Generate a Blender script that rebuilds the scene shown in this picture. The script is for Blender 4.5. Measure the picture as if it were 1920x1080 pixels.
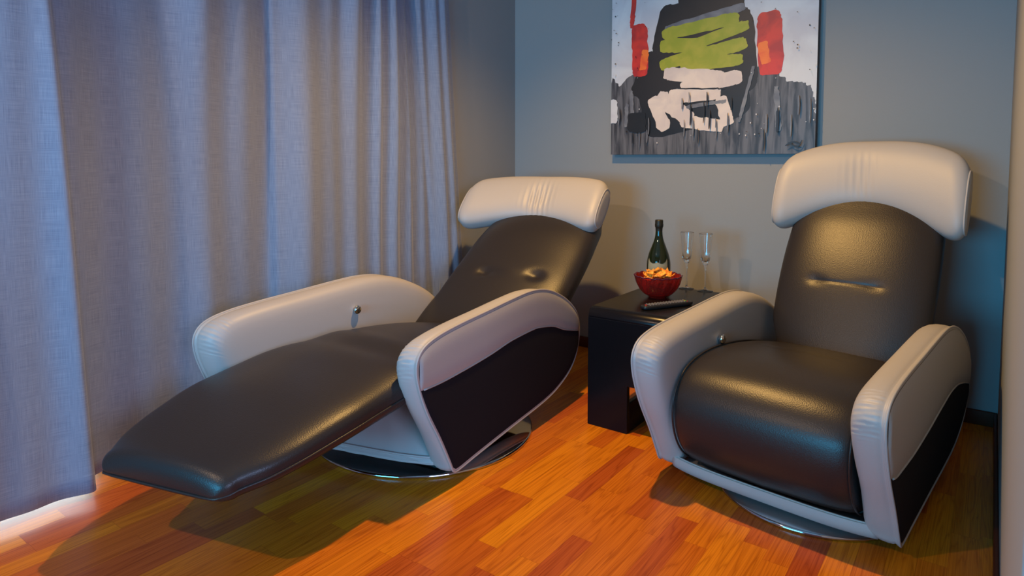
import bpy, bmesh, math, random
from mathutils import Vector, Matrix, noise
for o in list(bpy.data.objects): bpy.data.objects.remove(o, do_unlink=True)
S = bpy.context.scene
COL = S.collection
PI = math.pi
rad = math.radians

# ------------------------------------------------------------ camera
cam = bpy.data.cameras.new('camera'); camo = bpy.data.objects.new('camera', cam); COL.objects.link(camo)
S.camera = camo
camo.location = (2.295, -3.131, 1.05)
camo.rotation_euler = (rad(90 - 3.518), 0, rad(36.516))
cam.sensor_width = 36.0; cam.lens = 1220 / 1920 * 36
cam.shift_y = -(540 - 373) / 1920
cam.clip_start = 0.02
# ------------------------------------------------------------ view
S.view_settings.view_transform = 'Standard'; S.view_settings.look = 'None'
S.view_settings.exposure = 0.0; S.view_settings.gamma = 1.0
S.view_settings.use_curve_mapping = False
# ------------------------------------------------------------ world and lights
W = bpy.data.worlds.new('world'); S.world = W; W.use_nodes = True
W.node_tree.nodes['Background'].inputs[0].default_value = (0.66, 0.48, 0.74, 1)
W.node_tree.nodes['Background'].inputs[1].default_value = 0.12

def light(name, kind, loc, target, power, color, size=0.1, size_y=None, spot=None, blend=0.5):
    d = bpy.data.lights.new(name, kind); d.energy = power; d.color = color
    if kind == 'AREA':
        d.size = size
        if size_y: d.shape = 'RECTANGLE'; d.size_y = size_y
    else:
        d.shadow_soft_size = size
    if kind == 'SPOT': d.spot_size = rad(spot); d.spot_blend = blend
    o = bpy.data.objects.new(name, d); COL.objects.link(o); o.location = loc
    v = Vector(target) - Vector(loc)
    o.rotation_euler = v.to_track_quat('-Z', 'Y').to_euler()
    return o
# ceiling downlights (warm), television glow from the far side of the room (blue), added side fill
light('ceiling_downlight', 'SPOT', (1.05, -1.30, 2.46), (1.30, -1.30, 0), 195, (1.0, 0.57, 0.17), 0.03, spot=134, blend=0.95)
light('ceiling_downlight', 'SPOT', (0.60, -4.1, 2.46), (0.9, -2.2, 0), 85, (1.0, 0.66, 0.42), 0.03, spot=140, blend=0.6)
light('screen_glow', 'AREA', (1.3, -5.8, 1.05), (1.3, 0, 0.9), 125, (0.07, 0.56, 1.0), 1.7, 0.95)
light('side_fill', 'AREA', (3.85, -3.5, 1.2), (0.6, -1.9, 0.7), 50, (0.46, 0.60, 1.0), 1.2, 1.0)  # added bluish fill for the curtain and left recliner arm, not an actual window
light('window_daylight', 'AREA', (-0.45, -2.75, 0.13), (0.2, -2.75, 0.0), 10, (0.72, 0.9, 1.0), 1.2, 0.12)

# ------------------------------------------------------------ materials
def mat(name, base=(0.5, 0.5, 0.5), rough=0.5, metal=0.0, **kw):
    m = bpy.data.materials.new(name); m.use_nodes = True
    b = m.node_tree.nodes['Principled BSDF']
    b.inputs['Base Color'].default_value = (*base, 1); b.inputs['Roughness'].default_value = rough
    b.inputs['Metallic'].default_value = metal
    for k, v in kw.items():
        b.inputs[k.replace('_', ' ')].default_value = v
    return m
def nd(m, t, **kw):
    n = m.node_tree.nodes.new(t)
    for k, v in kw.items(): setattr(n, k, v)
    return n
def lk(m, a, b): m.node_tree.links.new(a, b)
def bs(m): return m.node_tree.nodes['Principled BSDF']
def bump_noise(m, scale, strength, dist=0.002, detail=3, stretch=None, voronoi=False):
    tc = nd(m, 'ShaderNodeTexCoord'); src = tc.outputs['Object']
    if stretch:
        mp = nd(m, 'ShaderNodeMapping'); mp.inputs['Scale'].default_value = stretch
        lk(m, src, mp.inputs[0]); src = mp.outputs[0]
    if voronoi:
        n = nd(m, 'ShaderNodeTexVoronoi'); n.inputs['Scale'].default_value = scale; h = n.outputs['Distance']
    else:
        n = nd(m, 'ShaderNodeTexNoise'); n.inputs['Scale'].default_value = scale; n.inputs['Detail'].default_value = detail; h = n.outputs['Fac']
    lk(m, src, n.inputs['Vector'])
    b = nd(m, 'ShaderNodeBump'); b.inputs['Strength'].default_value = strength; b.inputs['Distance'].default_value = dist
    lk(m, h, b.inputs['Height']); lk(m, b.outputs[0], bs(m).inputs['Normal'])
    return b

M = {}
M['light_leather'] = mat('light_leather', (0.41, 0.39, 0.375), 0.47)
bump_noise(M['light_leather'], 420, 0.12, 0.001, voronoi=True)
M['dark_leather'] = mat('dark_leather', (0.021, 0.017, 0.016), 0.37, Specular_IOR_Level=0.40)
bump_noise(M['dark_leather'], 300, 0.2, 0.0012, voronoi=True)
M['dark_fabric'] = mat('dark_fabric', (0.010, 0.009, 0.012), 0.95, Specular_IOR_Level=0.2)
bump_noise(M['dark_fabric'], 900, 0.6, 0.001)
M['seam_dark'] = mat('seam_dark', (0.12, 0.115, 0.13), 0.6)
M['chrome'] = mat('chrome', (0.62, 0.63, 0.65), 0.06, 1.0)
M['black_metal'] = mat('black_metal', (0.01, 0.01, 0.011), 0.35)
M['table_black'] = mat('table_black', (0.006, 0.0055, 0.007), 0.25, Specular_IOR_Level=0.22)
bump_noise(M['table_black'], 60, 0.03, 0.001)
M['wall'] = mat('wall_paint', (0.30, 0.315, 0.32), 0.75)
bump_noise(M['wall'], 140, 0.18, 0.0015, detail=4)
M['ceiling'] = mat('ceiling_paint', (0.42, 0.42, 0.42), 0.9)
M['baseboard'] = mat('baseboard_wood', (0.09, 0.022, 0.010), 0.45, Specular_IOR_Level=0.25)
M['bottle_glass'] = mat('bottle_glass', (0.010, 0.016, 0.006), 0.06, 0.0)
M['foil'] = mat('foil', (0.03, 0.028, 0.020), 0.42, 0.5)
bump_noise(M['foil'], 180, 0.6, 0.001)
M['label'] = mat('bottle_label', (0.34, 0.31, 0.20), 0.6)
M['label_ink'] = mat('label_ink', (0.05, 0.05, 0.035), 0.6)
M['clear_glass'] = mat('clear_glass', (1, 1, 1), 0.01, 0.0, Transmission_Weight=1.0, IOR=1.45)
M['red_glass'] = mat('red_glass', (0.62, 0.045, 0.03), 0.08, 0.0, Transmission_Weight=0.75, IOR=1.45)
M['purple_glass'] = mat('purple_glass', (0.16, 0.03, 0.07), 0.1, 0.0, Transmission_Weight=0.5, IOR=1.45)
M['remote_body'] = mat('remote_plastic', (0.012, 0.012, 0.014), 0.35)
M['button_grey'] = mat('button_grey', (0.36, 0.33, 0.31), 0.5)
M['button_red'] = mat('button_red', (0.65, 0.05, 0.03), 0.5)
M['button_green'] = mat('button_green', (0.15, 0.5, 0.08), 0.5)
M['button_yellow'] = mat('button_yellow', (0.7, 0.6, 0.08), 0.5)

def chip_mat():
    m = mat('corn_chip', (0.8, 0.35, 0.05), 0.7)
    tc = nd(m, 'ShaderNodeTexCoord'); n = nd(m, 'ShaderNodeTexNoise'); n.inputs['Scale'].default_value = 90
    lk(m, tc.outputs['Object'], n.inputs['Vector'])
    r = nd(m, 'ShaderNodeValToRGB'); r.color_ramp.elements[0].position = 0.35; r.color_ramp.elements[1].position = 0.65
    r.color_ramp.elements[0].color = (0.62, 0.17, 0.015, 1); r.color_ramp.elements[1].color = (0.95, 0.48, 0.06, 1)
    lk(m, n.outputs['Fac'], r.inputs[0]); lk(m, r.outputs[0], bs(m).inputs['Base Color'])
    b = nd(m, 'ShaderNodeBump'); b.inputs['Strength'].default_value = 0.4; b.inputs['Distance'].default_value = 0.002
    lk(m, n.outputs['Fac'], b.inputs['Height']); lk(m, b.outputs[0], bs(m).inputs['Normal'])
    return m
M['chip'] = chip_mat()

def math_node(m, op, a, b=None, c=None):
    n = nd(m, 'ShaderNodeMath', operation=op)
    for i, v in enumerate((a, b, c)):
        if v is None: continue
        if isinstance(v, (int, float)): n.inputs[i].default_value = v
        else: lk(m, v, n.inputs[i])
    return n.outputs[0]

def floor_mat():
    m = mat('floor_planks', (0.4, 0.15, 0.03), 0.27, Specular_IOR_Level=0.25)
    tc = nd(m, 'ShaderNodeTexCoord'); sp = nd(m, 'ShaderNodeSeparateXYZ'); lk(m, tc.outputs['Object'], sp.inputs[0])
    X, Y = sp.outputs[0], sp.outputs[1]
    wst = 0.0655
    xs = math_node(m, 'DIVIDE', math_node(m, 'ADD', X, 10.013), wst); row = math_node(m, 'FLOOR', xs); fx = math_node(m, 'FRACT', xs)
    wn = nd(m, 'ShaderNodeTexWhiteNoise', noise_dimensions='1D'); lk(m, row, wn.inputs['W'])
    off = math_node(m, 'MULTIPLY', wn.outputs['Value'], 3.7)
    ys = math_node(m, 'ADD', math_node(m, 'DIVIDE', math_node(m, 'ADD', Y, 10), 0.44), off)
    idx = math_node(m, 'FLOOR', ys); fy = math_node(m, 'FRACT', ys)
    cb = nd(m, 'ShaderNodeCombineXYZ'); lk(m, row, cb.inputs[0]); lk(m, idx, cb.inputs[1])
    w2 = nd(m, 'ShaderNodeTexWhiteNoise', noise_dimensions='3D'); lk(m, cb.outputs[0], w2.inputs['Vector'])
    # grain coordinates, shifted for every strip
    sc = nd(m, 'ShaderNodeVectorMath', operation='MULTIPLY'); lk(m, tc.outputs['Object'], sc.inputs[0]); sc.inputs[1].default_value = (20, 1.1, 1)
    sh = nd(m, 'ShaderNodeVectorMath', operation='MULTIPLY_ADD'); lk(m, w2.outputs['Color'], sh.inputs[0]); sh.inputs[1].default_value = (40, 40, 40); lk(m, sc.outputs[0], sh.inputs[2])
    n1 = nd(m, 'ShaderNodeTexNoise'); n1.inputs['Scale'].default_value = 1.2; n1.inputs['Detail'].default_value = 2.5; n1.inputs['Distortion'].default_value = 0.4
    lk(m, sh.outputs[0], n1.inputs['Vector'])
    rings = math_node(m, 'FRACT', math_node(m, 'MULTIPLY', n1.outputs['Fac'], 9.0))
    ringv = math_node(m, 'POWER', math_node(m, 'ABSOLUTE', math_node(m, 'SUBTRACT', math_node(m, 'MULTIPLY', rings, 2), 1)), 3)
    n2 = nd(m, 'ShaderNodeTexNoise'); n2.inputs['Scale'].default_value = 12; n2.inputs['Detail'].default_value = 4
    sc2 = nd(m, 'ShaderNodeVectorMath', operation='MULTIPLY'); lk(m, sh.outputs[0], sc2.inputs[0]); sc2.inputs[1].default_value = (1.8, 0.22, 1)
    lk(m, sc2.outputs[0], n2.inputs['Vector'])
    ramp = nd(m, 'ShaderNodeValToRGB'); e = ramp.color_ramp.elements
    e[0].position = 0.0; e[0].color = (0.42, 0.080, 0.013, 1); e[1].position = 1.0; e[1].color = (0.71, 0.235, 0.009, 1)
    x = e.new(0.25); x.color = (0.53, 0.124, 0.011, 1); x = e.new(0.6); x.color = (0.63, 0.176, 0.009, 1)
    lk(m, w2.outputs['Value'], ramp.inputs[0])
    mx = nd(m, 'ShaderNodeMix', data_type='RGBA', blend_type='MULTIPLY')
    lk(m, math_node(m, 'MULTIPLY', ringv, 0.45), mx.inputs['Factor']); lk(m, ramp.outputs[0], mx.inputs[6]); mx.inputs[7].default_value = (0.42, 0.26, 0.18, 1)
    mx2 = nd(m, 'ShaderNodeMix', data_type='RGBA', blend_type='MULTIPLY')
    f2 = nd(m, 'ShaderNodeMapRange'); f2.inputs[1].default_value = 0.42; f2.inputs[2].default_value = 0.7; f2.inputs[3].default_value = 0; f2.inputs[4].default_value = 0.55
    lk(m, n2.outputs['Fac'], f2.inputs[0]); lk(m, f2.outputs[0], mx2.inputs['Factor']); lk(m, mx.outputs[2], mx2.inputs[6]); mx2.inputs[7].default_value = (0.5, 0.34, 0.25, 1)
    # strip joints
    e1 = math_node(m, 'LESS_THAN', fx, 0.014)
    e2 = math_node(m, 'LESS_THAN', fy, 0.0022)
    j = math_node(m, 'MAXIMUM', e1, e2)
    mx3 = nd(m, 'ShaderNodeMix', data_type='RGBA', blend_type='MULTIPLY')
    lk(m, math_node(m, 'MULTIPLY', j, 0.5), mx3.inputs['Factor']); lk(m, mx2.outputs[2], mx3.inputs[6]); mx3.inputs[7].default_value = (0.3, 0.2, 0.15, 1)
    lk(m, mx3.outputs[2], bs(m).inputs['Base Color'])
    b = nd(m, 'ShaderNodeBump'); b.inputs['Strength'].default_value = 0.05; b.inputs['Distance'].default_value = 0.001
    lk(m, n2.outputs['Fac'], b.inputs['Height']); lk(m, b.outputs[0], bs(m).inputs['Normal'])
    return m
M['floor'] = floor_mat()

def curtain_mat():
    m = mat('curtain_linen', (0.30, 0.29, 0.32), 0.85, Sheen_Weight=0.25)
    tc = nd(m, 'ShaderNodeTexCoord')
    outs = []
    for st in ((900, 14, 1), (14, 900, 1)):
        mp = nd(m, 'ShaderNodeMapping'); mp.inputs['Scale'].default_value = st
        lk(m, tc.outputs['UV'], mp.inputs[0])
        n = nd(m, 'ShaderNodeTexNoise'); n.inputs['Scale'].default_value = 1.0; n.inputs['Detail'].default_value = 2
        lk(m, mp.outputs[0], n.inputs['Vector']); outs.append(n.outputs['Fac'])
    s = math_node(m, 'ADD', outs[0], outs[1])
    r = nd(m, 'ShaderNodeMapRange'); r.inputs[1].default_value = 0.7; r.inputs[2].default_value = 1.3; lk(m, s, r.inputs[0])
    mx = nd(m, 'ShaderNodeMix', data_type='RGBA'); lk(m, r.outputs[0], mx.inputs['Factor'])
    mx.inputs[6].default_value = (0.155, 0.19, 0.275, 1); mx.inputs[7].default_value = (0.275, 0.325, 0.42, 1)
    lk(m, mx.outputs[2], bs(m).inputs['Base Color'])
    b = nd(m, 'ShaderNodeBump'); b.inputs['Strength'].default_value = 0.3; b.inputs['Distance'].default_value = 0.001
    lk(m, s, b.inputs['Height']); lk(m, b.outputs[0], bs(m).inputs['Normal'])
    return m
M['curtain'] = curtain_mat()

# ------------------------------------------------------------ mesh helpers
def mesh_obj(name, verts, faces, material, parent=None, smooth=True, fmat=None, mats=None):
    me = bpy.data.meshes.new(name); me.from_pydata([tuple(v) for v in verts], [], faces)
    bm = bmesh.new(); bm.from_mesh(me); bmesh.ops.recalc_face_normals(bm, faces=bm.faces); bm.to_mesh(me); bm.free()
    for mm in (mats or [material]): me.materials.append(mm)
    if fmat:
        for p, k in zip(me.polygons, fmat): p.material_index = k
    for p in me.polygons: p.use_smooth = smooth
    o = bpy.data.objects.new(name, me); COL.objects.link(o)
    if parent: o.parent = parent
    return o
def tag(o, label=None, cat=None, group=None, kind=None):
    if label: o['label'] = label
    if cat: o['category'] = cat
    if group: o['group'] = group
    if kind: o['kind'] = kind
    return o
def empty(name, loc, rz=0, **kw):
    o = bpy.data.objects.new(name, None); COL.objects.link(o); o.location = loc; o.rotation_euler = (0, 0, rz)
    o.empty_display_size = 0.1
    tag(o, **kw); return o
def box(name, lo, hi, material, parent=None, bevel=0.0, seg=3):
    x0, y0, z0 = lo; x1, y1, z1 = hi
    v = [(x0,y0,z0),(x1,y0,z0),(x1,y1,z0),(x0,y1,z0),(x0,y0,z1),(x1,y0,z1),(x1,y1,z1),(x0,y1,z1)]
    f = [(0,3,2,1),(4,5,6,7),(0,1,5,4),(1,2,6,5),(2,3,7,6),(3,0,4,7)]
    o = mesh_obj(name, v, f, material, parent, smooth=bool(bevel))
    if bevel:
        b = o.modifiers.new('bevel', 'BEVEL'); b.width = bevel; b.segments = seg; b.limit_method = 'ANGLE'
    return o
def catmull(pts, n, closed=False):
    pts = [tuple(p) for p in pts]; N = len(pts); out = []
    segs = N if closed else N - 1
    for i in range(segs):
        if closed: a, b, c, d = (pts[(i + k) % N] for k in (-1, 0, 1, 2))
        else: a, b, c, d = pts[max(i-1,0)], pts[i], pts[i+1], pts[min(i+2,N-1)]
        for k in range(n):
            t = k / n
            out.append(tuple(0.5*((2*q)+(-p+r)*t+(2*p-5*q+4*r-s)*t*t+(-p+3*q-3*r+s)*t**3) for p, q, r, s in zip(a, b, c, d)))
    if not closed: out.append(pts[-1])
    return out
def resample(pts, n, closed=False):
    P = [Vector(p) for p in pts]
    if closed: P.append(P[0])
    L = [0]
    for a, b in zip(P[:-1], P[1:]): L.append(L[-1] + (b - a).length)
    out = []; j = 0; m = n if closed else n - 1
    for i in range(n):
        d = L[-1] * i / m
        while j < len(L) - 2 and L[j+1] < d: j += 1
        t = (d - L[j]) / max(1e-9, L[j+1] - L[j])
        out.append(P[j].lerp(P[j+1], t))
    return out
def interp(tab, x):
    if x <= tab[0][0]: return tab[0][1]
    for (a, b), (c, d) in zip(tab[:-1], tab[1:]):
        if x <= c:
            t = (x - a) / (c - a); t = t*t*(3-2*t); return b + (d - b) * t
    return tab[-1][1]
def interpc(tab, x):
    """monotone cubic through the table"""
    n = len(tab); x = min(max(x, tab[0][0]), tab[-1][0])
    sl = [(tab[i+1][1]-tab[i][1])/(tab[i+1][0]-tab[i][0]) for i in range(n-1)]
    m = [sl[0]] + [0 if sl[i-1]*sl[i] <= 0 else 2*sl[i-1]*sl[i]/(sl[i-1]+sl[i]) for i in range(1, n-1)] + [sl[-1]]
    for i in range(n-1):
        if x <= tab[i+1][0]:
            h = tab[i+1][0]-tab[i][0]; t = (x-tab[i][0])/h
            return (2*t**3-3*t*t+1)*tab[i][1]+(t**3-2*t*t+t)*h*m[i]+(-2*t**3+3*t*t)*tab[i+1][1]+(t**3-t*t)*h*m[i+1]
def rings_mesh(name, rings, material, parent=None, cap=True, closed_path=False):
    n = len(rings[0]); v = []; f = []
    for r in rings: v.extend(r)
    R = len(rings)
    for i in range(R if closed_path else R - 1):
        for k in range(n):
            a = i*n + k; b = i*n + (k+1) % n; c = ((i+1) % R)*n + (k+1) % n; d = ((i+1) % R)*n + k
            f.append((a, b, c, d))
    if cap and not closed_path:
        for i in (0, R-1):
            c = Vector((0,0,0))
            for k in range(n): c += Vector(v[i*n+k])
            v.append(c / n); ci = len(v) - 1
            for k in range(n): f.append((i*n+k, i*n+(k+1) % n, ci))
    return mesh_obj(name, v, f, material, parent)
def tube(name, path, r, material, parent=None, closed=False, n=8):
    P = [Vector(p) for p in path]; R = []; N = len(P); up = Vector((0.13, 0.31, 0.94))
    prev = None
    for i in range(N):
        if closed: t = P[(i+1) % N] - P[(i-1) % N]
        else: t = P[min(i+1, N-1)] - P[max(i-1, 0)]
        t.normalize()
        a = (prev - t * prev.dot(t)) if prev else up.cross(t)
        if a.length < 1e-5: a = Vector((1,0,0)).cross(t)
        a.normalize(); prev = a; b = t.cross(a)
        R.append([P[i] + a*math.cos(2*PI*k/n)*r + b*math.sin(2*PI*k/n)*r for k in range(n)])
    return rings_mesh(name, R, material, parent, cap=not closed, closed_path=closed)
def lathe(name, prof, material, parent=None, n=48, rfun=None, cap=False):
    v = []; f = []
    for i, (r, z) in enumerate(prof):
        for k in range(n):
            a = 2*PI*k/n; rr, zz = (rfun(r, z, a, i) if rfun else (r, z))
            v.append((rr*math.cos(a), rr*math.sin(a), zz))
    for i in range(len(prof)-1):
        for k in range(n):
            f.append((i*n+k, i*n+(k+1) % n, (i+1)*n+(k+1) % n, (i+1)*n+k))
    return mesh_obj(name, v, f, material, parent)
def spow(x, p): return math.copysign(abs(x)**p, x)

# ------------------------------------------------------------ the setting
WX = 2.341
fl = box('floor', (-0.6, -6.6, -0.1), (WX + 1.7, 0.15, 0.0), M['floor']); tag(fl, 'glossy orange-brown wood strip floor', kind='structure')
box('wall_back', (-0.6, 0.0, -0.05), (WX + 0.15, 0.15, 2.62), M['wall'])['kind'] = 'structure'
# left wall: a pier by the corner, then the window recess behind the curtain
box('wall_left', (-0.6, -0.66, -0.05), (0.0, 0.0, 2.62), M['wall'])['kind'] = 'structure'
box('wall_outside', (-0.75, -6.6, -0.05), (-0.6, 0.0, 2.62), M['wall'])['kind'] = 'structure'
box('wall_right', (WX, -2.12, -0.05), (WX + 0.12, 0.0, 2.62), M['wall'], bevel=0.004)['kind'] = 'structure'
box('ceiling', (-0.75, -6.6, 2.5), (WX + 1.7, 0.15, 2.62), M['ceiling'])['kind'] = 'structure'
def baseboard(name, lo, hi):
    o = box(name, lo, hi, M['baseboard'], bevel=0.004); o['kind'] = 'structure'
baseboard('baseboard_back', (0.0, -0.014, 0.0), (WX, 0.0, 0.058))
baseboard('baseboard_left', (0.0, -0.66, 0.0), (0.012, -0.014, 0.058))
baseboard('baseboard_right', (WX - 0.012, -2.12, 0.0), (WX, -0.014, 0.058))

# ------------------------------------------------------------ curtain
def curtain():
    ny, nz = 620, 44
    y0, y1 = -0.645, -3.35
    random.seed(4)
    # folds as bumps: (y centre, half width, depth towards the room)
    folds = []
    y = y0 - 0.02
    while y > y1:
        w = random.uniform(0.075, 0.17); d = random.uniform(0.045, 0.10)
        folds.append((y - w/2, w*0.62, d)); y -= w * random.uniform(1.15, 1.6)
    folds = [q for q in folds if q[0] < -1.12] + [(-.70, .020, .040), (-.755, .022, .045), (-.835, .030, .06), (-.905, .024, .05), (-.985, .034, .07), (-1.07, .030, .06)]
    v = []; f = []; uv = []
    for j in range(nz+1):
        tz = j / nz; z = 0.022 + tz * 2.46
        for i in range(ny+1):
            ty = i / ny; yy = y0 + (y1-y0)*ty
            sp = 1 - 0.0*tz
            yq = yy + 0.035*math.sin(2.2*yy+1)*(tz-0.4) + 0.05*(tz-0.3)*(yy+1.5)*0.25
            x = -0.055 + 0.072/(1+math.exp(-(yy+0.80)/0.035))
            for (c, w, d) in folds:
                t = (yq - c)/w
                if abs(t) < 2.4: x += d*(0.72 if c > -0.85 else 1)*(0.75+0.35*tz)*math.exp(-t*t)*(0.9+0.2*math.sin(3*z+c*9))
            # overlapping leading panel towards the camera
            edge = -2.318 - 0.10*tz
            e = 1/(1+math.exp((yq-edge)/0.006))
            x += e*(0.115 - 0.02*tz) + e*0.03*math.sin((yq-edge)*9)
            e2 = 1/(1+math.exp((yy+1.60)/0.004))
            x += -0.035*e2*math.exp(-((yy+1.63)/0.10)**2)
            ye = yy+0.775+0.035*z; x += -0.03/(1+math.exp(ye/0.004))*math.exp(-(ye/0.08)**2)
            x += 0.006*noise.noise(Vector((0, yy*6, z*1.5)))
            yo = yy + (0.18*(1-tz))*math.exp(-((yy-y0)/0.30)**2)
            v.append((x, yo, z)); uv.append((ty*2.8, z))
    for j in range(nz):
        for i in range(ny):
            a = j*(ny+1)+i; f.append((a, a+1, a+ny+2, a+ny+1))
    me = bpy.data.meshes.new('curtain'); me.from_pydata(v, [], f)
    ul = me.uv_layers.new(name='UVMap')
    for p in me.polygons:
        p.use_smooth = True
        for li, vi in zip(p.loop_indices, p.vertices): ul.data[li].uv = uv[vi]
    me.materials.append(M['curtain'])
    o = bpy.data.objects.new('curtain', me); COL.objects.link(o)
    s = o.modifiers.new('solid', 'SOLIDIFY'); s.thickness = 0.0015
    tag(o, 'long grey linen-look curtain hanging in deep folds to the floor over the window', 'curtain')
    return o
curtain()

# ------------------------------------------------------------ recliner
ARM = [(.33,.052),(.347,.085),(.392,.172),(.450,.272),(.486,.352),(.502,.412),(.498,.455),(.466,.488),(.398,.508),(.29,.521),(.14,.532),(-.03,.545),(-.15,.550),(-.25,.540),
       (-.35,.510),(-.455,.458),(-.535,.392),(-.562,.320),(-.545,.235),(-.485,.165),(-.38,.118),(-.25,.092),(0,.072),(.2,.055),(.305,.045)]
WARM = .361
def make_recliner(name, loc, rz, label, P):
    k = P.get('shear', 0.0)
    root = empty(name, loc, rz, label=label, cat='recliner', group=None)
    def L(s, u, z): return Vector((s, -(u - k*s), z))
    # swivel plate
    r = P['r']; ox, oy = P.get('plate', (0, 0))
    pl = lathe('base_plate', [(0.001, 0.0), (r-.004, 0.0), (r, .003), (r, .009), (r-.005, .013), (.12, .016), (.001, .016)], M['chrome'], root, n=128); pl.location = (ox, oy, 0); pl['label'] = 'round mirror-polished chrome plate'
    cm = lathe('swivel_column', [(.001,.0155), (.11,.0155), (.10,.03), (.075,.04), (.07,.075), (.001,.075)], M['black_metal'], root, n=48); cm.location = (ox, oy, 0)
    # arms
    OUT = resample(catmull(ARM, 40, True), 1500, True)
    for sg in (-1, 1):
        du, ds, yaw, dz, lean = P['arm'][sg]
        def A(lat, u, z):
            s = sg*(WARM + ds + yaw*u) - sg*lat
            return L(s, u + du, z + dz*(z/.5))
        prof = [(.006,.030),(.004,.016),(.0005,.011),(0,.006),(.0025,.001),(.008,.0003),(.011,.003),(.014,.0035),(.018,.0005),(.03,-.001),(.048,-.0005),(.064,.004),(.076,.012),(.084,.024),(.089,.042),(.092,.07),(.094,.12)]
        rings = []
        n = len(OUT); acc = 0
        nrmv = []
        for i in range(n):
            t = OUT[(i+1) % n] - OUT[i-1]; t.normalize(); nrmv.append((t.y, -t.x))
        for lat, d in prof:
            ring = []
            for i in range(n):
                p = OUT[i]; ctr = Vector((min(max(p.x, -.38), .30), .30))
                v = (ctr - p); ll = v.length; v.normalize()
                dd = min(d, ll*.8)
                # gathered leather around the front top bend
                wgt = max(0, 1 - ((p.x-.485)/.06)**2) * (1 if .40 < p.y < .50 else max(0, 1-abs(p.y-.45)/.09)) * (1 if .02 < lat < .08 else (0.3 if .016 < lat < .09 else 0))
                if wgt > 0:
                    a = math.atan2(p.y-.38, p.x-.38)
                    dd += wgt * .0017*(abs(math.sin(a*31 + lat*30)) + .8*abs(math.sin(a*22+1-lat*40)))
                q = p + v*dd
                ring.append(A(lat, q.x, q.y))
            rings.append(ring)
        arm = rings_mesh('armrest', rings, M['light_leather'], root)
        pp = [A(.002, p.x, p.y) for p in resample(OUT, 220, True)]
        tube('piping', pp, .0036, M['light_leather'], arm, closed=True, n=8)
        # stitched groove line inside of the rim
        # outer panels
        seam = P['seam'][sg]
        us = [p.x for p in OUT]; umin, umax = min(us)+.012, max(us)-.012
        def tb(u):
            zs = []
            for i in range(n):
                a, b = OUT[i], OUT[(i+1) % n]
                if (a.x-u)*(b.x-u) <= 0 and a.x != b.x: zs.append(a.y+(b.y-a.y)*(u-a.x)/(b.x-a.x))
            return min(zs)+.010, max(zs)-.010
        nu, nv = 90, 12
        for which in (0, 1):
            v = []; f = []
            for i in range(nu+1):
                u = umin + (umax-umin)*(0.5-0.5*math.cos(PI*i/nu)); lo, hi = tb(u); hi = max(hi, lo+.001); sz = interpc(seam, u)
                sz = min(max(sz, lo), hi)
                a, b = (lo, sz) if which == 0 else (sz, hi)
                for j in range(nv+1):
                    t = j/nv; z = a+(b-a)*t
                    edge = min(1, (b-a)/.05)*min(1, (i/nu)/.06, (1-i/nu)/.06)
                    puff = (.006 if which else .003) * edge * (1-(2*t-1)**4)
                    v.append(A(-(puff+.0005), u, z))
            for i in range(nu):
                for j in range(nv):
                    a = i*(nv+1)+j; f.append((a, a+1, a+nv+2, a+nv+1))
            pn = mesh_obj('outer_panel', v, f, M['light_leather'] if which else M['dark_fabric'], arm)
            if not which: pn['label'] = 'dark woven fabric side panel'
        pts = []
        for i in range(61):
            u = umin + (umax-umin)*i/60; lo, hi = tb(u); z = interpc(seam, u)
            if lo < z < hi: pts.append(A(-.001, u, z))
        tube('seam_piping', pts, .0028, M['light_leather'], arm)
        if sg == -1:
            kn = lathe('recline_button', [(.001,.022),(.012,.0215),(.0165,.018),(.0172,.012),(.013,.008),(.008,0)], M['chrome'], arm, n=24)
            kn.location = A(.094, *P['knob']); kn.rotation_euler = (0, rad(90), 0)
            kn['label'] = 'round chrome button'
    # cushions
    def cushion(nm, prof, width, T, n_exp, sign, m, centre=None, cap=.04, dome=.0, disp=None, np_=120, nr=96, par=root, piping=None, Tb=None):
        pts = resample(catmull(prof, 10), np_)
        rings = []; info = []
        N = len(pts)
        def ring(P0, nx, a, b, c, w=1.0, ti=0.0):
            rg = []
            for q in range(nr):
                ph = 2*PI*q/nr; cx = spow(math.cos(ph), 2/n_exp); sy = spow(math.sin(ph), 2/n_exp)
                s = c + a*cx; off = b*sy
                if sy > 0:
                    off += dome*w*(1-cx*cx)
                    if disp: off += disp(s, ti)*w*sy
                p = P0 + nx*off
                rg.append(L(s, p.x, p.y))
            return rg
        K = 7
        for i in range(N):
            t = pts[min(i+1, N-1)] - pts[max(i-1, 0)]; t.normalize()
            nx = Vector((-t.y, t.x))*sign; ti = i/(N-1)
            Tt = T(ti) if callable(T) else T
            a = width(ti); c = centre(ti) if centre else 0
            ctr = pts[i] - nx*Tt/2
            if i == 0:
                for q in range(K):
                    g = (K-q)/K*PI/2; ins = cap*(1-math.cos(g))
                    rings.append(ring(ctr - t*cap*math.sin(g), nx, a-ins, max(.004, Tt/2-ins), c, math.cos(g), 0))
            rings.append(ring(ctr, nx, a, Tt/2, c, 1, ti)); info.append((ctr, nx, a, Tt/2, c, t))
            if i == N-1:
                for q in range(1, K+1):
                    g = q/K*PI/2; ins = cap*(1-math.cos(g))
                    rings.append(ring(ctr + t*cap*math.sin(g), nx, a-ins, max(.004, Tt/2-ins), c, math.cos(g), 1))
        o = rings_mesh(nm, rings, m, par)
        return o, info
    # seat (and foot section)
    so, si = cushion('seat_cushion', P['seat'], P['seat_w'], P['seat_T'], P.get('seat_n', 7), 1, M['dark_leather'], centre=P.get('seat_c'), cap=P.get('seat_cap', .04), dome=P.get('seat_dome', .014), disp=P.get('seat_disp'), np_=110)
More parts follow.
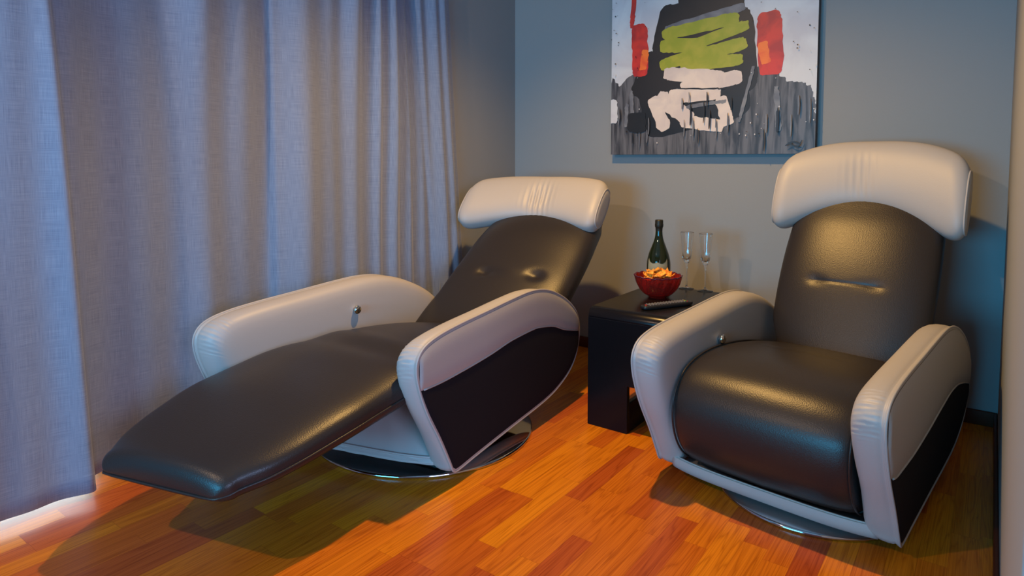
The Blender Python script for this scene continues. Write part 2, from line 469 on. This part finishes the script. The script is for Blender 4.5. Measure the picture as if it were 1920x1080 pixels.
    for sg in ((-1, 1) if P['kind'] == 'up' else ()):
        path = [L(c+sg*(a-.004), *(ctr+nx*(b-.004))) for ctr, nx, a, b, c, t in si]
        tube('seat_piping', path, .0032, M['dark_leather'], so)
    if P['kind'] == 'flat':
        left = [L(c-a-.001, *(ctr-nx*b*P['pipe'])) for ctr, nx, a, b, c, t in si if ctr.x > P['pipe_from']]
        right = [L(c+a+.001, *(ctr-nx*b*P['pipe'])) for ctr, nx, a, b, c, t in si if ctr.x > P['pipe_from']]
        ctr, nx, a, b, c, t = si[-1]; cp = P['seat_cap']
        tip = []
        for q in range(1, 12):
            g = PI*q/12; tip.append(L(c - math.cos(g)*a*1.0, *(ctr - nx*b*P['pipe'] + t*(cp*min(1, math.sin(g)*1.9)+.001))))
        tube('seat_piping', resample(left + tip + right[::-1], 200), .0034, M['dark_leather'], so)
    # backrest
    bo, bi = cushion('backrest', P['back'], P['back_w'], P['back_T'], 3.6, -1, M['dark_leather'], centre=P.get('back_c'), cap=.05, dome=.012, disp=P.get('back_disp'), np_=150)
    # headrest: a bolster whose ends bend forward and down
    hc = Vector(P['head']); V = Vector(P['head_v']).normalized(); Nn = Vector((-V.x*0+V.y, -V.x)).normalized()
    HW, hs = P['head_w'], P.get('head_s', 0)
    rings = []; nr = 64; NS = 220
    ringinfo = []
    for i in range(NS+1):
        x = -1 + 2*i/NS; ax = abs(x)
        x = math.copysign(1-(1-ax)**1.5 if ax > 0 else 0, x); ax = abs(x)
        end = math.sqrt(max(0, 1-max(0, (ax-.80)/.20)**2.6))
        hh = interp([(0, P['head_h']), (1, P['head_h']*P.get('head_hend', .93))], ax)
        hh = hh*(.55+.45*end) if ax < 1 else hh*.5
        th = P['head_t']*(.35+.65*end) if ax < 1 else P['head_t']*.3
        ctr = hc + V*(-P['head_drop']*ax**2.2) + Nn*(P['head_fwd']*ax**2)
        rg = []
        for q in range(nr):
            ph = 2*PI*q/nr; cv = spow(math.cos(ph), 2/2.5); sn = spow(math.sin(ph), 2/2.5)
            endb = math.sqrt(max(0, 1-max(0, (ax-.62)/.38)**2.4))
            off = Nn*th*sn + V*hh*cv*(1 if cv > 0 else (.72+.28*endb))
            if sn > 0:   # soft vertical puckers in the middle
                s0 = x*HW
                w = math.exp(-((s0-P.get('pk', 0))/.055)**2)*math.exp(-((cv+.25)/.6)**2)
                off += Nn*(-.0065*w*abs(math.sin(s0*118+cv*1.6))**.7*P.get('pka', 1) - .003*w)
            p = ctr + off
            rg.append(L(hs + x*HW, p.x, p.y))
        rings.append(rg); ringinfo.append((x, ctr, hh, th))
    ho = rings_mesh('headrest', rings, M['light_leather'], root); ho['label'] = 'pale grey padded headrest'
    for sg in (-1, 1):
        for (i, e) in ((8, 1.012),):
            rg = rings[i if sg < 0 else NS-i]; c = sum(rg, Vector())/nr
            tube('piping', [c+(p-c)*e for p in rg], .0032, M['light_leather'], ho, closed=True)
    # light leather tub under the seat: front rail and sloping panel
    v = []; f = []
    tp = P['tub']; ns = 40
    cr = catmull(tp, 8)
    for i in range(ns+1):
        s = -.30+.60*i/ns
        for j, (u, z) in enumerate(cr):
            wr = P.get('tubwr', 0)*math.sin(s*70+j*.5)*math.sin(PI*j/len(cr))**2*(.5+.5*math.sin(s*23+j*.2))
            v.append(L(s, u - .025*(abs(s)/.3)**4, z + wr))
    m_ = len(cr)
    for i in range(ns):
        for j in range(m_-1):
            a = i*m_+j; f.append((a, a+1, a+m_+1, a+m_))
    tb_ = mesh_obj('seat_tub', v, f, M['light_leather'], root)
    so_ = tb_.modifiers.new('solid', 'SOLIDIFY'); so_.thickness = .012; so_.offset = -1
    u0, z0 = tp[0]
    tube('tub_piping', [L(-.30+.6*i/20, u0+.002-.025*abs(-1+.1*i)**4, z0) for i in range(21)], .0035, M['light_leather'], tb_)
    # underside body
    box('under_frame', (-.24, -.20, .075), (.24, .25, .14), M['black_metal'], root, bevel=.02)
    return root

SEAM_R = [(-.58,.262),(-.42,.305),(-.32,.322),(-.25,.324),(-.12,.312),(.08,.287),(.27,.272),(.39,.271),(.52,.31)]
SEAM_L = [(-.58,.305),(-.42,.345),(-.33,.378),(-.26,.392),(-.18,.402),(-.03,.397),(.13,.378),(.28,.366),(.41,.360),(.52,.362)]
def g2(s, s0, t, t0, ws, wt): return math.exp(-((s-s0)/ws)**2 - ((t-t0)/wt)**2)
R_ = dict(kind='up', r=.285, plate=(.055, -.105), arm={-1: (0,0,0,-.01,0), 1: (.012,0,-.012,-.022,0)}, seam={-1: SEAM_R, 1: SEAM_R},
    knob=(.097, .435),
    seat=[(-.42,.31),(-.28,.345),(-.10,.385),(.08,.410),(.24,.413),(.36,.385),(.425,.32),(.435,.235),(.40,.15),(.33,.085),(.24,.062)],
    seat_w=lambda t: .258, seat_T=.13, seat_n=9, seat_cap=.03, seat_dome=.012,
    seat_disp=lambda s, t: -.012*g2(s, -.08, t, .36, .03, .02) - .006*math.exp(-((t-.36-s*.0)/.012)**2)*(1 if -.08 < s < .10 else math.exp(-((abs(s-.01)-.09)/.02)**2)),
    back=[(-.22,.36),(-.26,.45),(-.315,.57),(-.375,.68),(-.445,.79),(-.50,.86),(-.545,.915)],
    back_w=lambda t: interpc([(0,.225),(.2,.262),(.5,.265),(.8,.26),(1,.225)], t), back_T=.12, back_c=lambda t: .024,
    back_disp=lambda s, t: -.006*g2(s, -.09, t, .40, .022, .028) - .006*g2(s, .11, t, .40, .022, .028) - .003*math.exp(-((t-.40)/.008)**2)*(1 if -.09 < s < .11 else 0),
    head=(-.586, .985), head_v=(-.35, .94), head_w=.332, head_h=.138, head_t=.065, head_drop=.128, head_fwd=.05, head_s=.022, pka=.35, head_hend=1.18, pk=-.02,
    tub=[(.352,.075),(.352,.052),(.33,.048),(.2,.05),(0,.06),(-.3,.09)])
make_recliner('recliner_chair', (1.822, -.843, 0), rad(-6.8), 'upright black leather recliner with pale grey arms, nearest the right wall', R_)

L_ = dict(kind='flat', r=.42, plate=(-.02, .03), shear=.20, arm={-1: (.09,0,.10,.02,0), 1: (.022,0,0,.0,0)}, seam={-1: SEAM_L, 1: SEAM_L},
    knob=(-.045, .445),
    seat=[(-.45,.31),(-.30,.335),(-.10,.380),(.08,.405),(.27,.415),(.42,.405),(.55,.385),(.70,.362),(.84,.330),(.95,.302),(1.0,.288)],
    seat_w=lambda t: interpc([(0,.255),(.45,.262),(.62,.305),(.76,.305),(.88,.282),(.95,.255),(1,.215)], t), seat_c=lambda t: interpc([(0,0),(.5,0),(.7,-.015),(1,0)], t),
    seat_T=lambda t: interpc([(0,.12),(.5,.13),(.8,.11),(1,.085)], t), seat_n=3.8, seat_cap=.045, seat_dome=.018,
    pipe=.12, pipe_from=.2,
    seat_disp=lambda s, t: -.012*math.exp(-((t-.55-.10*s)/.03)**2)*(0.4+0.6*math.exp(-((s-.12)/.15)**2)) + .006*math.exp(-((t-.50-.2*s)/.03)**2),
    back=[(-.22,.33),(-.32,.43),(-.44,.53),(-.56,.62),(-.68,.71),(-.78,.772),(-.835,.805)],
    back_w=lambda t: interpc([(0,.25),(.25,.285),(.6,.28),(.88,.262),(1,.235)], t), back_T=.12,
    back_c=lambda t: interpc([(0,.0),(.3,.07),(1,.08)], t),
    back_disp=lambda s, t: -.018*g2(s, .2, t, .42, .03, .035) - .018*g2(s, -.03, t, .42, .03, .035),
    head=(-.877, .850), head_v=(-.66, .75), head_w=.342, head_h=.130, head_t=.065, head_drop=.090, head_fwd=.045, head_s=.014, pk=.02, pka=2.2, head_hend=1.14,
    tub=[(.372,.085),(.372,.055),(.35,.05),(.355,.09),(.33,.14),(.28,.20),(.2,.26),(.0,.27)][0:1]+[(.375,.06),(.36,.075),(.32,.13),(.26,.20),(.18,.26),(0,.28)], tubwr=.004)
make_recliner('recliner_chair', (.560, -1.36, 0), rad(4), 'black leather recliner laid flat with its foot section out, beside the curtain', L_)

# ------------------------------------------------------------ side table
def side_table():
    X0, X1, Y0, Y1, H = 1.032, 1.385, -.922, -.31, .470
    root = empty('side_table', ((X0+X1)/2, (Y0+Y1)/2, 0), label='low black waterfall side table between the two recliners', cat='side table')
    cx, cy = (X0+X1)/2, (Y0+Y1)/2
    T, R = .022, .038
    def prof(off):
        p = []; r = R-off
        for q in range(11):
            a = PI - q/10*PI/2; p.append((Y0+off+r+r*math.cos(a), H-off-r+r*math.sin(a)))
        for q in range(11):
            a = PI/2 - q/10*PI/2; p.append((Y1-off-r+r*math.cos(a), H-off-r+r*math.sin(a)))
        return p
    zc = H-R
    def strip(nm, x0, x1, po, pi):
        v = []; f = []
        for x in (x0, x1):
            for (y, z) in po: v.append((x-cx, y-cy, z))
            for (y, z) in pi: v.append((x-cx, y-cy, z))
        n = len(po)
        for i in range(n-1):
            f += [(i, i+1, 2*n+i+1, 2*n+i), (n+i, 3*n+i, 3*n+i+1, n+i+1), (i, n+i, n+i+1, i+1), (2*n+i, 2*n+i+1, 3*n+i+1, 3*n+i)]
        f += [(0, 2*n, 3*n, n), (n-1, 2*n-1, 4*n-1, 3*n-1)]
        o = mesh_obj(nm, v, f, M['table_black'], root)
        b = o.modifiers.new('bevel', 'BEVEL'); b.width = .0025; b.segments = 2; b.limit_method = 'ANGLE'; b.angle_limit = rad(50)
        return o
    po, pi = prof(0), prof(T)
    strip('table_top', X0, X1, po, pi)
    for (ya, yb) in ((Y0, Y0+T), (Y1-T, Y1)):
        # panel with a cut-out: apron and two legs in one plate
        zt = zc + .0005; zo = .185
        xs = [X0, X0+.172, X1-.045, X1]
        v = []; f = []
        prof2 = [(xs[0],0),(xs[1],0),(xs[1],zo),(xs[2],zo),(xs[2],0),(xs[3],0),(xs[3],zt),(xs[0],zt)]
        for y in (ya, yb):
            for (x, z) in prof2: v.append((x-cx, y-cy, z))
        n = 8
        quads = [(0,1,2,7),(7,2,3,6),(3,4,5,6)]
        for q in quads: f.append(q); f.append(tuple(a+n for a in q[::-1]))
        for i in range(n): f.append((i, (i+1) % n, n+(i+1) % n, n+i))
        o = mesh_obj('end_panel', v, f, M['table_black'], root, smooth=False)
        b = o.modifiers.new('bevel', 'BEVEL'); b.width = .002; b.segments = 2; b.limit_method = 'ANGLE'
    box('lower_rail', (X0+.152-cx, Y0+T-cy, .0), (X0+.172-cx, Y1-T-cy, .115), M['table_black'], root, bevel=.002)
side_table()
TZ = .470

# ------------------------------------------------------------ bottle
def bottle(x, y):
    root = empty('champagne_bottle', (x, y, TZ), label='dark green champagne bottle with black foil neck behind the bowl', cat='bottle')
    ctrl = [(.042,.000),(.0495,.004),(.0505,.02),(.0515,.06),(.0525,.095),(.0510,.122),(.0435,.155),(.0325,.185),(.0225,.212),(.0170,.235),(.0148,.262)]
    pr = [(.001,.006),(.02,.004),(.036,.0)] + catmull(ctrl, 8)
    lathe('glass_body', pr, M['bottle_glass'], root, n=64)
    fo = lathe('neck_foil', [(.0150,.238),(.0152,.262),(.0160,.272),(.0185,.277),(.0192,.287),(.0178,.292),(.0182,.303),(.0165,.3075),(.001,.308)], M['foil'], root, n=48)
    # shield label: curved patch facing the camera
    def rr(z): return interp([(a[1], a[0]) for a in ctrl], z)+.0007
    a0 = math.atan2(-3.131-y, 2.295-x) - .10
    v = []; f = []; nu, nv = 40, 14
    for i in range(nu+1):
        t = -1+2*i/nu; an = a0 + t*.92
        top = .128 + .010*abs(t)**3 - .010*abs(math.sin(t*PI*1.0)) - .004*(1-abs(t))
        bot = .045 + .018*abs(t)**2.5
        for j in range(nv+1):
            z = bot+(top-bot)*j/nv; r = rr(z); v.append((r*math.cos(an), r*math.sin(an), z))
    for i in range(nu):
        for j in range(nv):
            a = i*(nv+1)+j; f.append((a, a+1, a+nv+2, a+nv+1))
    lb = mesh_obj('shield_label', v, f, M['label'], root); lb['label'] = 'pale olive shield-shaped paper label'
    edge = [Vector(v[i*(nv+1)+nv]) for i in range(nu+1)]
    tube('label_border', edge, .0007, M['label_ink'], lb)
bottle(1.095, -.400)

# ------------------------------------------------------------ bowl with chips
def bowl(x, y):
    root = empty('glass_bowl', (x, y, TZ), label='small scalloped red glass bowl holding yellow chips', cat='bowl')
    pr = [(.001,.004),(.03,.002),(.036,.0),(.040,.004),(.060,.016),(.076,.034),(.087,.054),(.093,.074),(.0965,.089),(.0975,.0925),(.0935,.0915),(.090,.076),(.084,.056),(.073,.038),(.057,.021),(.034,.011),(.001,.010)]
    pr = [pr[0]]+catmull(pr[1:10], 4)+catmull(pr[10:], 4)
    def rf(r, z, a, i):
        w = min(1, max(0, (z-.008)/.05))
        s = .022*w*math.cos(16*a+math.sin(z*60)*.9)+.012*w*math.cos(32*a-z*90)
        rim = .0022*max(0, (z-.07)/.03)*math.cos(16*a)
        return r*(1+s*.9), z+rim
    b = lathe('bowl_body', pr, M['red_glass'], root, n=168, rfun=rf)
    rim = []
    for kx in range(168):
        a = 2*PI*kx/168; r, z = rf(.0965, .092, a, 0); rim.append(Vector((r*math.cos(a), r*math.sin(a), z)))
    tube('bowl_rim', rim, .0026, M['purple_glass'], root, closed=True)['label'] = 'dark purple tinted scalloped rim'
    # chips
    random.seed(11)
    def chip_mesh():
        v = []; f = []; n = 7; bend = random.uniform(5, 12); tw = random.uniform(-6, 6); sz = random.uniform(.026, .034)
        idx = {}
        for i in range(n+1):
            for j in range(n+1-i):
                a, b = i/n, j/n; x_ = (a + b*.5 - .5)*2*sz; y_ = (b*.866-.289)*2*sz
                idx[i, j] = len(v)
                v.append((x_, y_, bend*x_*x_ + tw*x_*y_ + .0012*math.sin(x_*300+y_*200)))
        for i in range(n):
            for j in range(n-i):
                f.append((idx[i, j], idx[i+1, j], idx[i, j+1]))
                if i+j < n-1: f.append((idx[i+1, j], idx[i+1, j+1], idx[i, j+1]))
        return v, f
    k = 0
    spots = []
    for rr_, cnt, zz in ((.030, 4, .050), (.040, 6, .072), (.046, 7, .088), (.020, 4, .094), (.036, 5, .102), (.004, 2, .110)):
        for q in range(cnt):
            a = 2*PI*q/cnt + random.uniform(-.3, .3) + rr_*40
            spots.append((rr_*math.cos(a), rr_*math.sin(a), zz+random.uniform(-.004, .004)))
    for sx, sy, sz in spots:
        v, f = chip_mesh()
        o = mesh_obj('corn_chip', v, f, M['chip'])
        s_ = o.modifiers.new('solid', 'SOLIDIFY'); s_.thickness = .0016
        o.location = (x+sx, y+sy, TZ+sz); o.rotation_euler = (random.uniform(-.7, .7), random.uniform(-.7, .7), random.uniform(0, 6.28))
        tag(o, 'yellow-orange corn chip heaped in the red glass bowl', 'chip', 'corn chips in the bowl')
bowl(1.175, -.585)

# ------------------------------------------------------------ flutes
def flute(x, y, label):
    root = empty('champagne_flute', (x, y, TZ), label=label, cat='glass', group=None)
    h = .254
    lathe('foot', [(.001,.0),(.030,.0),(.0335,.0008),(.0338,.0018),(.030,.003),(.012,.0055),(.0055,.010),(.0045,.016),(.001,.016)], M['clear_glass'], root, n=56)
    lathe('stem', [(.001,.0150)]+catmull([(.0042,.015),(.0030,.03),(.0026,.06),(.0029,.09),(.0045,.104),(.0085,.116)], 6)+[(.001,.117)], M['clear_glass'], root, n=32)
    outer = catmull([(.0085,.1165),(.0150,.126),(.0185,.140),(.0205,.160),(.0235,.195),(.0270,.230),(.0290,h)], 8)
    inner = catmull([(.0278,h),(.0258,.230),(.0222,.195),(.0190,.160),(.0160,.144),(.0100,.134),(.001,.131)], 8)
    def rf(r, z, a, i):
        w = max(0, 1-abs(z-.145)/.03)
        return r*(1+.05*w*math.cos(9*a)), z
    lathe('glass_bowl', [(.001,.1165)]+outer+inner, M['clear_glass'], root, n=90, rfun=rf)
flute(1.205, -.345, 'clear cut-glass champagne flute, the one nearer the bottle')
flute(1.293, -.352, 'clear cut-glass champagne flute, the one nearer the upright recliner')

# ------------------------------------------------------------ remote control
def remote(x, y, rz):
    root = empty('remote_control', (x, y, TZ), rz, label='slim black remote control lying in front of the red bowl', cat='remote control')
    Lh, Wh, Hh = .118, .023, .017
    v = []; f = []; ns = 26; nr = 32; rings = []
    for i in range(ns+1):
        t = -1+2*i/ns; t = math.copysign(1-(1-abs(t))**1.5, t); e = (1-abs(t)**8)**.5 if abs(t) < 1 else 0
        w = Wh*(.35+.65*e)*(1-.06*t); hh = Hh/2*(.5+.5*e)
        rings.append([Vector((t*Lh, w*spow(math.cos(2*PI*k/nr), .4), Hh/2+hh*spow(math.sin(2*PI*k/nr), .5)+.0005)) for k in range(nr)])
    rings_mesh('remote_body', rings, M['remote_body'], root)
    n = 0; base = {}
    def btn(mn, cx_, cy_, w, l):
        key = (mn, w, l)
        if key not in base:
            o = box('button', (-l/2, -w/2, 0), (l/2, w/2, .0022), M[mn], root, bevel=.0008, seg=2); base[key] = o
        else:
            o = base[key].copy(); COL.objects.link(o)
        o.location = (cx_, cy_, Hh); return o
    for i in range(14):
        xx = -.088+i*.0135
        for j in range(4):
            yy = (-1.5+j)*.0088
            mn = 'button_grey'
            if i == 13: mn = ['button_red', 'button_green', 'button_yellow', 'button_grey'][j]
            btn(mn, xx, yy, .0036, .0050)
    o = btn('button_red', -.104, -.006, .007, .007); o['label'] = 'red power button'
remote(1.283, -.742, rad(60.5))

# ------------------------------------------------------------ painting
def painting():
    X0, X1, Z0 = .660, 1.660, 1.073; H = 1.02; yf = -.042
    root = empty('wall_painting', ((X0+X1)/2, yf, Z0), label='large unframed square canvas of black, olive, red and white paint on the back wall', cat='painting')
    w = (X1-X0)/2
    M['cv_side'] = mat('canvas_edge', (0.10, 0.10, 0.11), 0.7)
    cb = box('canvas', (-w, 0, 0), (w, .040, H), M['cv_side'], root, bevel=.003)
    def pm(name, c1, c2, sc, rough=.45, stretch=(1,1,1), lo=.4, hi=.62):
        m = mat(name, c1, rough); tc = nd(m, 'ShaderNodeTexCoord'); mp = nd(m, 'ShaderNodeMapping'); mp.inputs['Scale'].default_value = stretch
        lk(m, tc.outputs['Object'], mp.inputs[0]); n_ = nd(m, 'ShaderNodeTexNoise'); n_.inputs['Scale'].default_value = sc; n_.inputs['Detail'].default_value = 5; n_.inputs['Distortion'].default_value = .6
        lk(m, mp.outputs[0], n_.inputs['Vector']); r = nd(m, 'ShaderNodeValToRGB'); r.color_ramp.elements[0].position = lo; r.color_ramp.elements[1].position = hi
        r.color_ramp.elements[0].color = (*c1, 1); r.color_ramp.elements[1].color = (*c2, 1)
        lk(m, n_.outputs['Fac'], r.inputs[0]); lk(m, r.outputs[0], bs(m).inputs['Base Color']); return m
    mats = [pm('paint_white', (.72,.74,.76), (.60,.60,.64), 5), pm('paint_black', (.006,.006,.008), (.016,.012,.012), 4),
            pm('paint_grey_drips', (.035,.035,.042), (.14,.14,.155), 16, stretch=(2.6,1,.30), lo=.38, hi=.60),
            pm('paint_olive', (.30,.35,.015), (.40,.40,.03), 14), pm('paint_cream', (.80,.70,.62), (.66,.58,.55), 8),
            pm('paint_red', (.70,.035,.02), (.45,.02,.02), 12), pm('paint_orange', (.95,.20,.02), (.85,.10,.02), 16), pm('paint_slate', (.13,.14,.17), (.22,.23,.25), 12)]
    v = []; f = []; fm = []
    lay = [0]
    def blot(pts, mi, jit=.0, seed=0, n=14):
        """closed painted shape: pts in picture coordinates (0..1 across, 0..1 up)"""
        lay[0] += 1; yy = -.0006 - .00012*lay[0]
        q = catmull(pts, n, True); random.seed(seed or lay[0]*7)
        out = []
        for i, (a, b) in enumerate(q):
            j1 = jit*(noise.noise(Vector((a*40, b*40, lay[0])))+.6*noise.noise(Vector((a*95, b*95, lay[0]*2.))))
            out.append((min(1, max(0, a+j1)), min(1, max(0, b+j1*.8))))
        s = len(v); area = sum(out[i-1][0]*out[i][1]-out[i][0]*out[i-1][1] for i in range(len(out)))
        if area < 0: out.reverse()
        from mathutils.geometry import tessellate_polygon
        pv = [Vector(((a-.5)*2*w, 0, b*H)) for a, b in out]
        for p in pv: v.append((p.x, yy, p.z))
        for t in tessellate_polygon([pv]): f.append(tuple(s+i for i in t)); fm.append(mi)
    def stroke(pts, wd, mi, jit=.003):
        q = [Vector(p) for p in catmull(pts, 8)]; Lf = []; Rt = []
        for i, p in enumerate(q):
            t = q[min(i+1, len(q)-1)]-q[max(i-1, 0)]; t.normalize(); nn = Vector((-t.y, t.x)); e = math.sin(PI*min(1, max(.06, i/(len(q)-1))))**.4 if 0 < i < len(q)-1 else .15
            ww = wd*e*(1+.25*noise.noise(Vector((p.x*30, p.y*30, 0))))
            Lf.append(tuple(p+nn*ww)); Rt.append(tuple(p-nn*ww))
        blot(Lf+Rt[::-1], mi, jit, n=2)
    blot([(0,0),(.5,0),(1,0),(1,.5),(1,1),(.5,1),(0,1),(0,.5)], 0)
    # plain abstract of palette-knife slabs over a dark field
    blot([(.0,.0),(.5,.0),(1,.0),(1,.20),(.97,.29),(.86,.33),(.80,.40),(.66,.37),(.50,.41),(.30,.39),(.12,.40),(.05,.35),(.0,.38)], 2, .014)
    def slab(cx, cy, lx, ly, ang, mi, jit=.006):
        c_, s_ = math.cos(rad(ang)), math.sin(rad(ang)); P_ = []
        for q in range(28):
            a = 2*PI*q/28; u_, v_ = lx*spow(math.cos(a), .35), ly*spow(math.sin(a), .35)
            P_.append((cx+u_*c_-v_*s_, cy+u_*s_+v_*c_))
        blot(P_, mi, jit, n=4)
    for a in ((.52,.74,.16,.20,4,1),(.45,.56,.21,.14,-12,1),(.55,.46,.19,.20,6,1),(.44,.26,.27,.14,12,1),(.27,.36,.13,.12,-25,1),
              (.16,.52,.045,.13,2,5),(.185,.47,.02,.05,-8,6),(.80,.49,.055,.14,3,5),(.775,.45,.022,.05,12,6),(.13,.80,.012,.17,-6,5),(.88,.80,.020,.13,4,5),(.30,.93,.10,.03,-8,0),
              (.49,.635,.20,.020,9,7),(.47,.60,.19,.030,6,3),(.55,.545,.16,.026,14,3),(.39,.52,.12,.034,-4,3),(.58,.485,.12,.030,9,3),(.38,.455,.11,.030,12,3),(.53,.425,.15,.028,2,3),
              (.44,.375,.15,.032,-7,4),(.53,.335,.15,.034,7,4),(.45,.285,.13,.036,2,4),(.35,.225,.11,.040,-36,4),(.27,.20,.035,.09,24,4),(.49,.145,.11,.030,-9,4),(.60,.20,.03,.07,18,4),
              (.51,.235,.10,.008,6,7),(.12,.24,.010,.08,3,7),(.09,.20,.010,.06,-4,7),(.47,.31,.13,.003,-4,1),(.70,.27,.008,.13,-14,7),(.84,.20,.012,.10,4,7),(.15,.16,.05,.05,0,1),(.01,.22,.03,.06,0,0)):
        slab(*a)
    random.seed(5)
    for i in range(150):
        a, b = random.random(), random.uniform(.05, .97); r = random.choice((.0014, .002, .003))
        mi = 1 if b > .45 else random.choice((0, 1, 0))
        if .22 < a < .72 and .15 < b: continue
        blot([(a+r*math.cos(t), b+r*1.2*math.sin(t)) for t in (0, 1.3, 2.5, 3.8, 5.0)], mi, 0, n=2)
    for i in range(26):
        a = random.uniform(.02, .98); b = random.uniform(.10, .30); ln = random.uniform(.04, .12)
        stroke([(a, b), (a+.002, b-ln/2), (a, max(.005, b-ln))], random.uniform(.002, .004), random.choice((1, 7)), .0005)
    stroke([(.88,.035),(.91,.05),(.94,.045)], .004, 1, .002); stroke([(.89,.05),(.93,.03),(.95,.06)], .003, 1, .002)
    mesh_obj('paint_layer', v, f, None, root, smooth=False, fmat=fm, mats=mats)
painting()
